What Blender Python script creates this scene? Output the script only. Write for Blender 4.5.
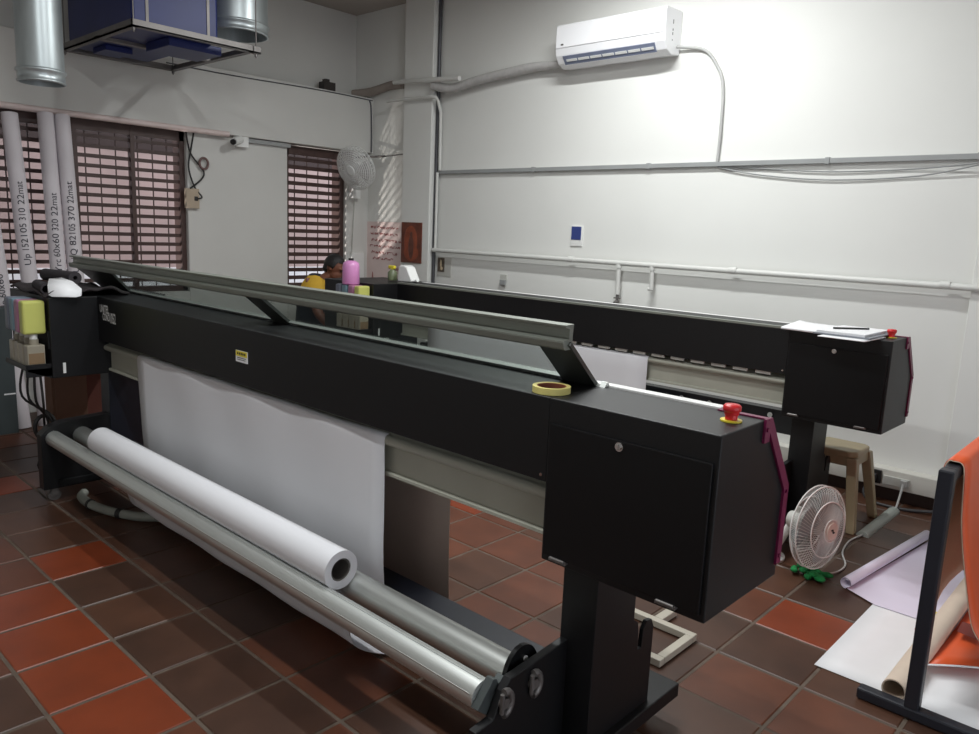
import bpy, bmesh, math, random
from mathutils import Vector, Matrix
random.seed(7)
C = bpy.context.scene.collection
for o in list(bpy.data.objects): bpy.data.objects.remove(o)
sc = bpy.context.scene

# ------------------------------------------------------------------ camera
R_ = ((0.73143, 0.68062, 0.04204), (0.14879, -0.09913, -0.98389), (-0.66548, 0.72590, -0.17378))
right, down, fwd = [Vector(r) for r in R_]
cd = bpy.data.cameras.new('camera'); cam = bpy.data.objects.new('camera', cd); C.objects.link(cam)
m3 = Matrix((right, -down, -fwd)).transposed()
cam.matrix_world = Matrix.Translation((0, 0, 1.65)) @ m3.to_4x4()
cd.sensor_width = 36; cd.lens = 764.55 * 36 / 979; cd.clip_start = 0.05
sc.camera = cam
# ------------------------------------------------------------------ world, lights, exposure
w = bpy.data.worlds.new('world'); sc.world = w; w.use_nodes = True
bg = w.node_tree.nodes['Background']
bg.inputs[0].default_value = (0.86, 0.92, 1.0, 1); bg.inputs[1].default_value = 1.6

def area(name, loc, sx, sy, energy, col=(1, 1, 1), rot=(0, 0, 0)):
    l = bpy.data.lights.new(name, 'AREA'); l.shape = 'RECTANGLE'; l.size = sx; l.size_y = sy
    l.energy = energy; l.color = col
    o = bpy.data.objects.new(name, l); o.location = loc; o.rotation_euler = rot; C.objects.link(o); return o
area('tube_lamp_over_far_machine', (-2.9, 4.1, 3.85), 1.3, 0.12, 74, (0.97, 1.0, 1.0))
area('tube_lamp_over_near_machine', (-2.6, 2.35, 3.85), 1.3, 0.12, 46, (0.97, 1.0, 1.0))
area('tube_lamp_by_entrance', (-2.0, 0.75, 3.85), 1.3, 0.12, 56, (0.97, 1.0, 1.0))
s = bpy.data.lights.new('sun_glint_from_street', 'SPOT'); s.energy = 520; s.spot_size = math.radians(62); s.spot_blend = 0.3
s.shadow_soft_size = 0.10; s.color = (1, 0.93, 0.86)
so = bpy.data.objects.new('sun_glint_from_street', s); C.objects.link(so); so.location = (-8.5, 2.9, 0.12)
so.rotation_euler = (Vector((-6.6, 5.0, 2.3)) - so.location).to_track_quat('-Z', 'Y').to_euler()
sc.view_settings.view_transform = 'Standard'; sc.view_settings.look = 'None'
sc.view_settings.exposure = 0.12; sc.view_settings.gamma = 1; sc.view_settings.use_curve_mapping = False

# ------------------------------------------------------------------ materials
def lin(c):
    c = c / 255.0
    return c / 12.92 if c <= 0.04045 else ((c + 0.055) / 1.055) ** 2.4
MATS = {}
def M(name, rgb, rough=0.5, metal=0.0, var=0.08, scale=6.0, bump=0.0, spec=0.5, trans=0.0, coat=0.0, stretch=None):
    if name in MATS: return MATS[name]
    m = bpy.data.materials.new(name); m.use_nodes = True; nt = m.node_tree
    b = nt.nodes['Principled BSDF']
    col = [lin(c) for c in rgb]
    tc = nt.nodes.new('ShaderNodeTexCoord'); nz = nt.nodes.new('ShaderNodeTexNoise')
    nz.inputs['Scale'].default_value = scale; nz.inputs['Detail'].default_value = 4
    if stretch:
        mp = nt.nodes.new('ShaderNodeMapping'); mp.inputs['Scale'].default_value = stretch
        nt.links.new(tc.outputs['Object'], mp.inputs['Vector']); nt.links.new(mp.outputs['Vector'], nz.inputs['Vector'])
    else: nt.links.new(tc.outputs['Object'], nz.inputs['Vector'])
    rp = nt.nodes.new('ShaderNodeValToRGB')
    rp.color_ramp.elements[0].position = 0.3; rp.color_ramp.elements[1].position = 0.7
    rp.color_ramp.elements[0].color = [max(0, c * (1 - var)) for c in col] + [1]
    rp.color_ramp.elements[1].color = [min(1, c * (1 + var)) for c in col] + [1]
    nt.links.new(nz.outputs['Fac'], rp.inputs['Fac']); nt.links.new(rp.outputs['Color'], b.inputs['Base Color'])
    b.inputs['Roughness'].default_value = rough; b.inputs['Metallic'].default_value = metal
    b.inputs['Specular IOR Level'].default_value = spec
    b.inputs['Transmission Weight'].default_value = trans
    b.inputs['Coat Weight'].default_value = coat
    if bump:
        bp = nt.nodes.new('ShaderNodeBump'); bp.inputs['Strength'].default_value = bump; bp.inputs['Distance'].default_value = 0.01
        nt.links.new(nz.outputs['Fac'], bp.inputs['Height']); nt.links.new(bp.outputs['Normal'], b.inputs['Normal'])
    MATS[name] = m; return m

def acrylic(name, tint, refl=0.12):
    m = bpy.data.materials.new(name); m.use_nodes = True; nt = m.node_tree
    nt.nodes.remove(nt.nodes['Principled BSDF'])
    t = nt.nodes.new('ShaderNodeBsdfTransparent'); t.inputs[0].default_value = tint + (1,)
    g = nt.nodes.new('ShaderNodeBsdfGlossy'); g.inputs['Roughness'].default_value = 0.05
    fr = nt.nodes.new('ShaderNodeLayerWeight'); fr.inputs[0].default_value = 0.12
    mx = nt.nodes.new('ShaderNodeMixShader')
    nt.links.new(fr.outputs['Facing'], mx.inputs[0]); nt.links.new(t.outputs[0], mx.inputs[1]); nt.links.new(g.outputs[0], mx.inputs[2])
    nt.links.new(mx.outputs[0], nt.nodes['Material Output'].inputs[0]); return m

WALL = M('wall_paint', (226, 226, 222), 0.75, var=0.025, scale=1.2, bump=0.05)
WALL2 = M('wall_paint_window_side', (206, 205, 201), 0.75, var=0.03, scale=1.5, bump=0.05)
CEIL = M('ceiling_paint', (176, 168, 160), 0.8, var=0.04, scale=1)
GROUT = M('grout', (92, 79, 68), 0.8, var=0.2, scale=20)
TILE = {
 'D': M('tile_dark_brown', (70, 47, 36), 0.4, var=0.22, scale=5, bump=0.06),
 'B': M('tile_brown', (80, 52, 38), 0.4, var=0.2, scale=5, bump=0.06),
 'R': M('tile_russet', (94, 54, 37), 0.38, var=0.2, scale=5, bump=0.06),
 'O': M('tile_orange_red', (122, 54, 28), 0.36, var=0.14, scale=5, bump=0.06)}
BLACK = M('black_powder_coat', (17, 17, 19), 0.46, var=0.1, scale=40, spec=0.38)
BLACK2 = M('black_door_paint', (14, 14, 16), 0.4, var=0.08, scale=40, spec=0.3)
NAVY = M('dark_navy_paint', (22, 26, 36), 0.4, var=0.1, scale=20)
IVORY = M('platen_ivory_grey', (168, 168, 156), 0.4, var=0.04)
ALU = M('brushed_aluminium', (204, 207, 204), 0.46, 0.8, var=0.06, scale=3, stretch=(0.3, 30, 30))
ALU2 = M('anodised_aluminium', (134, 138, 130), 0.42, 0.4, var=0.06, scale=3, stretch=(0.3, 30, 30))
GALV = M('galvanised_steel', (186, 194, 196), 0.38, 0.7, var=0.12, scale=5, stretch=(3, 3, 0.6))
STEEL = M('bare_steel', (120, 116, 114), 0.45, 0.6, var=0.15)
CHROME = M('chrome', (220, 220, 220), 0.15, 1.0, var=0.02)
PAPER = M('white_media', (224, 224, 228), 0.55, var=0.015, scale=3)
PAPER2 = M('printer_paper', (232, 232, 234), 0.6, var=0.02, scale=8)
LILAC = M('lilac_film_paper', (222, 216, 234), 0.5, var=0.03, scale=4)
CORE = M('dark_cardboard_core', (92, 88, 84), 0.8)
CARD = M('brown_cardboard', (104, 74, 58), 0.8, var=0.12, scale=8)
CARD2 = M('reddish_cardboard', (96, 52, 42), 0.8, var=0.12, scale=8)
TUBEM = M('white_cardboard_tube', (206, 200, 204), 0.6, var=0.04, scale=3, stretch=(4, 4, 0.6))
MAGENTA = M('magenta_trim_paint', (108, 24, 66), 0.4, var=0.06)
RED = M('red_plastic', (206, 40, 44), 0.35, var=0.05)
YELLOW = M('yellow_plastic', (224, 206, 60), 0.4, var=0.05)
TAPEY = M('masking_tape_yellow', (220, 208, 128), 0.5, var=0.05, scale=30)
WHITEP = M('white_plastic', (228, 228, 226), 0.35, var=0.02)
GREYP = M('pale_grey_plastic', (190, 190, 184), 0.5, var=0.04)
INKY = M('yellow_ink_bottle_plastic', (204, 206, 112), 0.4, var=0.05, trans=0.15)
INKC = M('cyan_ink_bottle_plastic', (120, 150, 164), 0.4, var=0.06, trans=0.15)
INKM = M('magenta_ink_bottle_plastic', (176, 120, 150), 0.4, var=0.06, trans=0.15)
INKK = M('black_ink_bottle_plastic', (110, 116, 130), 0.4, var=0.06, trans=0.1)
CLEARP = M('milky_reservoir_plastic', (176, 168, 150), 0.35, var=0.05, trans=0.25)
INKFILL = M('amber_ink', (136, 112, 84), 0.4)
CLOTH = M('black_cloth', (52, 46, 48), 0.9, var=0.25, scale=14, bump=0.3)
FOAM = M('black_foam_roll', (46, 42, 46), 0.85, var=0.1)
BROWN = M('brown_window_grille', (70, 50, 46), 0.45, var=0.12, scale=10)
BLUE = M('blue_blower_paint', (20, 34, 96), 0.42, var=0.1, scale=4, coat=0.0)
CABLE = M('black_cable', (30, 28, 28), 0.5)
CABLEW = M('grey_white_cable', (178, 178, 176), 0.5)
PIPEW = M('white_pvc', (212, 212, 208), 0.45, var=0.03)
PIPEG = M('grey_trunking', (150, 152, 152), 0.5, var=0.05)
WRAP = M('pipe_wrap_tape', (188, 186, 184), 0.6, var=0.08, scale=20, bump=0.2)
DARKPIPE = M('dark_conduit', (84, 84, 88), 0.4, 0.4, var=0.2)
BEIGE = M('beige_stool_plastic', (156, 142, 112), 0.45, var=0.08)
GREEN = M('green_rag', (20, 120, 60), 0.9, var=0.3, scale=20, bump=0.4)
ORANGE = M('orange_banner_print', (226, 94, 48), 0.45, var=0.1, scale=2.5)
CREAM = M('banner_backing', (226, 202, 178), 0.6, var=0.04)
CARDTUBE = M('cream_tube', (214, 196, 178), 0.6, var=0.05)
DARKMETAL = M('dark_blue_black_metal', (34, 36, 44), 0.4, var=0.08)
SKIN = M('brown_skin', (122, 76, 58), 0.5, var=0.06)
HAIR = M('black_hair', (24, 20, 20), 0.6, var=0.2, scale=60, bump=0.4)
SHIRT = M('navy_shirt', (30, 34, 46), 0.8)
SHIRTY = M('yellow_shirt_panel', (206, 164, 50), 0.8)
SHIRTG = M('green_shirt_panel', (24, 104, 66), 0.8)
TROUS = M('dark_trousers', (44, 46, 56), 0.85)
PINK = M('pink_liquid_bottle', (230, 156, 214), 0.35, var=0.06, trans=0.2)
INKPEN = M('marker_ink', (52, 50, 60), 0.7)
REDPEN = M('red_marker_ink', (170, 92, 90), 0.7)
SIGN = M('pinkish_white_poster_paper', (226, 206, 202), 0.6, var=0.03)
FACADE = M('street_facade_plaster', (172, 148, 144), 0.8, var=0.12, scale=0.8)
FACADED = M('street_dark_eave', (62, 48, 46), 0.8)
FACADEW = M('street_white_wall', (226, 222, 224), 0.8, var=0.05, scale=0.8)
STREET = M('street_asphalt', (120, 116, 112), 0.9)
PAPERSHADE = M('white_media_painted_shade', (186, 168, 156), 0.35, var=0.05, trans=0.0)  # white rear paper; shade and red floor bounce are mixed into the colour
BRK = M('satin_black_bracket', (72, 74, 71), 0.38, 0.3)
CAPM = M('dark_end_cap', (86, 92, 92), 0.45, 0.4)
LID = acrylic('tinted_acrylic', (0.84, 0.88, 0.86))

# ------------------------------------------------------------------ mesh builder
class MB:
    def __init__(self): self.v = []; self.f = []; self.mi = []; self.sm = []
    def add(self, vs, fs, mi=0, sm=False):
        n = len(self.v); self.v += [tuple(p) for p in vs]
        for f in fs: self.f.append(tuple(i + n for i in f)); self.mi.append(mi); self.sm.append(sm)
        return self
    def box(self, x0, x1, y0, y1, z0, z1, mi=0):
        x0, x1 = min(x0, x1), max(x0, x1); y0, y1 = min(y0, y1), max(y0, y1); z0, z1 = min(z0, z1), max(z0, z1)
        vs = [(x, y, z) for z in (z0, z1) for y in (y0, y1) for x in (x0, x1)]
        return self.add(vs, [(0, 2, 3, 1), (4, 5, 7, 6), (0, 1, 5, 4), (2, 6, 7, 3), (0, 4, 6, 2), (1, 3, 7, 5)], mi)
    def cyl(self, p0, p1, r0, r1=None, n=24, cap=True, mi=0):
        p0, p1 = Vector(p0), Vector(p1); r1 = r0 if r1 is None else r1
        d = (p1 - p0).normalized(); u = d.orthogonal().normalized(); v = d.cross(u)
        ring = lambda p, r: [p + (u * math.cos(2 * math.pi * i / n) + v * math.sin(2 * math.pi * i / n)) * r for i in range(n)]
        self.add(ring(p0, r0) + ring(p1, r1), [(i, (i + 1) % n, n + (i + 1) % n, n + i) for i in range(n)], mi, True)
        if cap:
            self.add(ring(p0, r0), [tuple(range(n))[::-1]], mi); self.add(ring(p1, r1), [tuple(range(n))], mi)
        return self
    def ring(self, p0, p1, ro, ri, n=32, mi=0):   # hollow tube
        p0, p1 = Vector(p0), Vector(p1); d = (p1 - p0).normalized(); u = d.orthogonal().normalized(); v = d.cross(u)
        rg = lambda p, r: [p + (u * math.cos(2 * math.pi * i / n) + v * math.sin(2 * math.pi * i / n)) * r for i in range(n)]
        A = rg(p0, ro) + rg(p1, ro) + rg(p0, ri) + rg(p1, ri)
        k = lambda i: (i + 1) % n
        self.add(A, [(i, k(i), n + k(i), n + i) for i in range(n)] + [(2 * n + k(i), 2 * n + i, 3 * n + i, 3 * n + k(i)) for i in range(n)], mi, True)
        self.add(A, [(k(i), i, 2 * n + i, 2 * n + k(i)) for i in range(n)] + [(n + i, n + k(i), 3 * n + k(i), 3 * n + i) for i in range(n)], mi)
        return self
    def prism(self, prof, a0, a1, axis='x', mi=0):
        # prof: list of 2D points in the plane normal to the axis
        mk = {'x': lambda p, a: (a, p[0], p[1]), 'y': lambda p, a: (p[0], a, p[1]), 'z': lambda p, a: (p[0], p[1], a)}[axis]
        n = len(prof)
        self.add([mk(p, a0) for p in prof] + [mk(p, a1) for p in prof],
                 [(i, (i + 1) % n, n + (i + 1) % n, n + i) for i in range(n)] + [tuple(range(n))[::-1], tuple(range(n, 2 * n))], mi)
        return self
    def tube(self, pts, r, n=10, mi=0, cap=True):
        pts = [Vector(p) for p in pts]; rs = r if isinstance(r, (list, tuple)) else [r] * len(pts)
        up = None; rings = []
        for i, p in enumerate(pts):
            d = (pts[min(i + 1, len(pts) - 1)] - pts[max(i - 1, 0)]).normalized()
            if up is None: up = d.orthogonal().normalized()
            u = (up - d * up.dot(d)); u = u.normalized() if u.length > 1e-6 else d.orthogonal().normalized(); up = u
            v = d.cross(u)
            rings += [p + (u * math.cos(2 * math.pi * k / n) + v * math.sin(2 * math.pi * k / n)) * rs[i] for k in range(n)]
        fs = [(i * n + k, i * n + (k + 1) % n, (i + 1) * n + (k + 1) % n, (i + 1) * n + k) for i in range(len(pts) - 1) for k in range(n)]
        self.add(rings, fs, mi, True)
        if cap: self.add(rings[:n], [tuple(range(n))[::-1]], mi); self.add(rings[-n:], [tuple(range(n))], mi)
        return self
    def lathe(self, prof, c, n=28, mi=0, axis=None):   # prof [(r, h)], axis vector
        c = Vector(c); d = Vector(axis or (0, 0, 1)).normalized(); u = d.orthogonal().normalized(); v = d.cross(u); k = len(prof)
        vs = [c + d * h + (u * math.cos(2 * math.pi * i / n) + v * math.sin(2 * math.pi * i / n)) * r for i in range(n) for r, h in prof]
        fs = [(i * k + j, ((i + 1) % n) * k + j, ((i + 1) % n) * k + j + 1, i * k + j + 1) for i in range(n) for j in range(k - 1)]
        self.add(vs, fs, mi, True); return self
    def ell(self, c, r, n=16, rot=None, mi=0):
        c = Vector(c); vs = []; m = n // 2
        for j in range(m + 1):
            t = math.pi * j / m
            for i in range(n):
                a = 2 * math.pi * i / n
                p = Vector((r[0] * math.sin(t) * math.cos(a), r[1] * math.sin(t) * math.sin(a), r[2] * math.cos(t)))
                vs.append(c + (rot @ p if rot else p))
        self.add(vs, [(j * n + i, (j + 1) * n + i, (j + 1) * n + (i + 1) % n, j * n + (i + 1) % n) for j in range(m) for i in range(n)], mi, True)
        return self
    def sheet(self, rows, mi=0, sm=True):   # grid of points
        nr, nc = len(rows), len(rows[0])
        self.add([p for r in rows for p in r], [(i * nc + j, i * nc + j + 1, (i + 1) * nc + j + 1, (i + 1) * nc + j) for i in range(nr - 1) for j in range(nc - 1)], mi, sm)
        return self
    def build(self, name, mat, parent=None, base=None, bevel=0, thick=0, seg=2, weld=False):
        me = bpy.data.meshes.new(name)
        if parent is not None:
            r = parent
            while r.parent: r = r.parent
            off = Vector(r.location)
        else:
            if base is None:
                xs = [p[0] for p in self.v]; ys = [p[1] for p in self.v]; zs = [p[2] for p in self.v]
                base = ((min(xs) + max(xs)) / 2, (min(ys) + max(ys)) / 2, min(zs))
            off = Vector(base)
        me.from_pydata([Vector(p) - off for p in self.v], [], self.f)
        mats = mat if isinstance(mat, (list, tuple)) else [mat]
        for m in mats: me.materials.append(m)
        me.polygons.foreach_set('material_index', self.mi); me.polygons.foreach_set('use_smooth', self.sm); me.update()
        bm = bmesh.new(); bm.from_mesh(me)
        if weld: bmesh.ops.remove_doubles(bm, verts=bm.verts, dist=1e-5)
        if not thick: bmesh.ops.recalc_face_normals(bm, faces=bm.faces)
        bm.to_mesh(me); bm.free()
        o = bpy.data.objects.new(name, me); C.objects.link(o)
        if parent is not None: o.parent = parent
        else: o.location = off
        if thick:
            md = o.modifiers.new('thickness', 'SOLIDIFY'); md.thickness = thick; md.offset = 0
        if bevel:
            md = o.modifiers.new('bevel', 'BEVEL'); md.width = bevel; md.segments = seg; md.limit_method = 'ANGLE'; md.angle_limit = 0.7
        return o

def tag(o, label, cat, group=None):
    o['label'] = label; o['category'] = cat
    if group: o['group'] = group
    return o
def thing(name, label, cat, loc, group=None):
    o = bpy.data.objects.new(name, None); o.empty_display_size = 0.1; C.objects.link(o); o.location = loc
    return tag(o, label, cat, group)
def struct(o): o['kind'] = 'structure'; return o
def spline(pts, n=8):
    pts = [Vector(p) for p in pts]; out = []
    for i in range(len(pts) - 1):
        p0 = pts[max(i - 1, 0)]; p1 = pts[i]; p2 = pts[i + 1]; p3 = pts[min(i + 2, len(pts) - 1)]
        for k in range(n):
            t = k / n
            out.append(0.5 * ((2 * p1) + (p2 - p0) * t + (2 * p0 - 5 * p1 + 4 * p2 - p3) * t * t + (3 * p1 - p0 - 3 * p2 + p3) * t ** 3))
    out.append(pts[-1]); return out
def text_mesh(body, size, bold=0.0):
    cu = bpy.data.curves.new('txt', 'FONT'); cu.body = body; cu.size = size; cu.resolution_u = 3
    cu.align_x = 'LEFT'; cu.offset = bold; o = bpy.data.objects.new('txt', cu); C.objects.link(o)
    bpy.context.view_layer.update()
    me = bpy.data.meshes.new_from_object(o.evaluated_get(bpy.context.evaluated_depsgraph_get()))
    vs = [tuple(v.co) for v in me.vertices]; fs = [tuple(p.vertices) for p in me.polygons]
    bpy.data.objects.remove(o); bpy.data.curves.remove(cu); bpy.data.meshes.remove(me)
    return vs, fs

# ------------------------------------------------------------------ room shell
XW, YW, ZC = -7.0, 5.5, 3.93
TP, TX0, TY0 = 0.343, -3.63, 1.076
mb = MB()
mb.add([(-7.3, -1.8, -0.004), (2.6, -1.8, -0.004), (2.6, 5.6, -0.004), (-7.3, 5.6, -0.004)], [(0, 1, 2, 3)], 0)
rt = random.Random(11)
# tiles picked out from the photograph: (column, row) from the tile corner at (-3.63, 1.076)
FIX = {(0, 0): 'D', (1, 0): 'B', (2, 0): 'D', (3, 0): 'D', (-1, 0): 'O', (-2, 0): 'B', (-3, 0): 'B', (-4, 0): 'D',
       (0, -1): 'O', (1, -1): 'O', (2, -1): 'O', (3, -1): 'O', (4, -1): 'R', (-1, -1): 'R', (-2, -1): 'R', (-3, -1): 'B',
       (1, -2): 'R', (2, -2): 'D', (3, -2): 'D', (0, -2): 'R',
       (7, 5): 'D', (7, 6): 'O', (7, 4): 'R', (8, 4): 'R', (6, 6): 'R', (6, 5): 'D', (8, 5): 'B', (7, 7): 'D', (6, 7): 'B', (8, 3): 'R',
       (2, 5): 'R', (3, 5): 'R', (3, 4): 'B', (4, 4): 'R', (4, 5): 'R', (2, 6): 'R', (5, 3): 'R', (4, 3): 'R', (5, 4): 'B'}
for i in range(-11, 19):
    for j in range(-9, 14):
        x0 = TX0 + i * TP; y0 = TY0 + j * TP; g = 0.007
        x1 = min(x0 + TP - g, 2.6); y1 = min(y0 + TP - g, 5.5)
        if x1 - x0 < .05 or y1 - y0 < .05: continue
        k = FIX.get((i, j)) or rt.choice('DDDBBBRRRO' if j < 8 else 'DDDBBBD')
        x0 += g; y0 += g; b = 0.004
        vs = [(x0, y0, -.003), (x1, y0, -.003), (x1, y1, -.003), (x0, y1, -.003), (x0 + b, y0 + b, 0), (x1 - b, y0 + b, 0), (x1 - b, y1 - b, 0), (x0 + b, y1 - b, 0)]
        mb.add(vs, [(4, 5, 6, 7), (0, 1, 5, 4), (1, 2, 6, 5), (2, 3, 7, 6), (3, 0, 4, 7)], 1 + 'DBRO'.index(k))
struct(mb.build('floor', [GROUT, TILE['D'], TILE['B'], TILE['R'], TILE['O']], base=(0, 0, 0)))
struct(MB().box(-7.6, 2.7, YW, YW + .2, -0.01, ZC + .1).build('wall_back', WALL))
struct(MB().box(-7.6, 2.7, -2.0, 5.7, ZC, ZC + .15).build('ceiling', CEIL))
# window wall: piers around the two windows, header beam, set-back upper wall
W1 = (1.15, 3.40, 0.98, 2.44); W2 = (4.46, 5.20, 0.98, 2.44)
wb = MB()
wb.box(XW - .25, XW, -1.8, W1[0], 0, 2.45).box(XW - .25, XW, W1[1], W2[0], 0, 2.45).box(XW - .25, XW, W2[1], YW, 0, 2.45)
wb.box(XW - .25, XW, W1[0], W1[1], 0, W1[2]).box(XW - .25, XW, W2[0], W2[1], 0, W2[2])
wb.box(XW - .26, XW + .07, -1.8, YW, 2.45, 3.03)          # header
wb.box(XW - .45, XW - .24, -1.8, YW, 3.03, ZC)            # upper wall
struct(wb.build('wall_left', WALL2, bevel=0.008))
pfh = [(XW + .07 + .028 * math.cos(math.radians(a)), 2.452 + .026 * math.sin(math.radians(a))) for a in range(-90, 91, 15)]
struct(MB().prism(pfh, -1.8, 3.78, 'y').build('lit_soffit_strip', M('painted_soffit_light', (222, 204, 200), .5)))  # added strip; its pale pink paints the light on the header's underside
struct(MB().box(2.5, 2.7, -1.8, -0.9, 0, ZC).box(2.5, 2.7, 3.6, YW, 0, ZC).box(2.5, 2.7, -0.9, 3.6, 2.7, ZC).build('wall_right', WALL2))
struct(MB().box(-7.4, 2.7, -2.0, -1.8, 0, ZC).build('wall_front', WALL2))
struct(MB().box(-6.32, -5.89, 5.41, YW, 0, ZC).build('trim_1', WALL, bevel=0.006))       # pilaster
struct(MB().box(-1.03, 0.5, 5.46, YW, 0, ZC).build('trim_2', WALL, bevel=0.004))
struct(MB().box(-5.89, 2.5, 5.40, YW, 0.09, 0.215).build('trim_3', M('ledge_paint', (206, 204, 196), .6, var=.03), bevel=0.006))
struct(MB().box(-5.89, 2.5, 5.44, YW, 0.0, 0.09).build('baseboard_back', M('dark_skirting', (50, 36, 32), .5)))

def window(n, y0, y1, z0, z1, mulls, bars, pitch=0.0815, half=0.016):
    root = bpy.data.objects.new('window_%d' % n, None); C.objects.link(root); root.location = (XW - .08, (y0 + y1) / 2, z0); struct(root)
    x0, x1 = XW - .11, XW - .05; f = MB(); t = .045
    f.box(x0, x1, y0, y0 + t, z0, z1).box(x0, x1, y1 - t, y1, z0, z1).box(x0, x1, y0, y1, z0, z0 + .05).box(x0, x1, y0, y1, z1 - .09, z1).box(XW - .255, x0, y1 - .012, y1 + .002, z0, z1).box(XW - .255, x0, y0 - .002, y0 + .012, z0, z1)
    for m, wd in mulls: f.box(x0, x1 + .005, m - wd / 2, m + wd / 2, z0, z1)
    f.build('window_frame', BROWN, root)
    s_ = MB(); z = z1 - .13
    while z > z0 + .06:
        s_.box(x0 + .018, x0 + .036, y0 + .03, y1 - .03, z - half, z + half)
        z -= pitch
    s_.build('louvre_slats', BROWN, root)
    b_ = MB()
    for y in bars: b_.cyl((x0 + .02, y, z0 + .03), (x0 + .02, y, z1 - .03), .006, n=8)
    b_.build('window_bars', BROWN, root)
window(1, *W1, [(1.62, .05), (2.43, .09), (2.93, .034)], [1.3, 1.45, 1.78, 1.95, 2.12, 2.28, 2.55, 2.67, 2.80, 2.99, 3.12, 3.25], 0.0815)
window(2, *W2, [], [4.60, 4.75, 4.89, 5.03], 0.0815, 0.020)
# street outside the windows
struct(MB().box(-12, -7.45, -6, 10, -.1, 0).build('trim_4', STREET))
fa = MB().box(-11.2, -11, -6, 10, .95, 2.55, 0).box(-11.2, -10.98, -6, 10, 0, .95, 1).box(-11.2, -10.98, -6, 10, 2.55, 3.2, 2)
struct(fa.build('trim_5', [FACADE, FACADEW, FACADED]))

# ------------------------------------------------------------------ wide-format printers
def txt_on_front(mb, body, size, x, y, z, sx=1.0, shear=0):
    vs, fs = text_mesh(body, size, .0012)
    mb.add([(x + (p[0] + shear * p[1]) * sx, y, z + p[1]) for p in vs], fs)

def caster(mb, x, y):
    mb.box(x - .03, x + .03, y - .03, y + .03, .075, .085)
    mb.box(x - .028, x - .022, y - .02, y + .02, .03, .08).box(x + .022, x + .028, y - .02, y + .02, .03, .08)
    mb.cyl((x - .018, y, .035), (x + .018, y, .035), .035, n=20)

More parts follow.
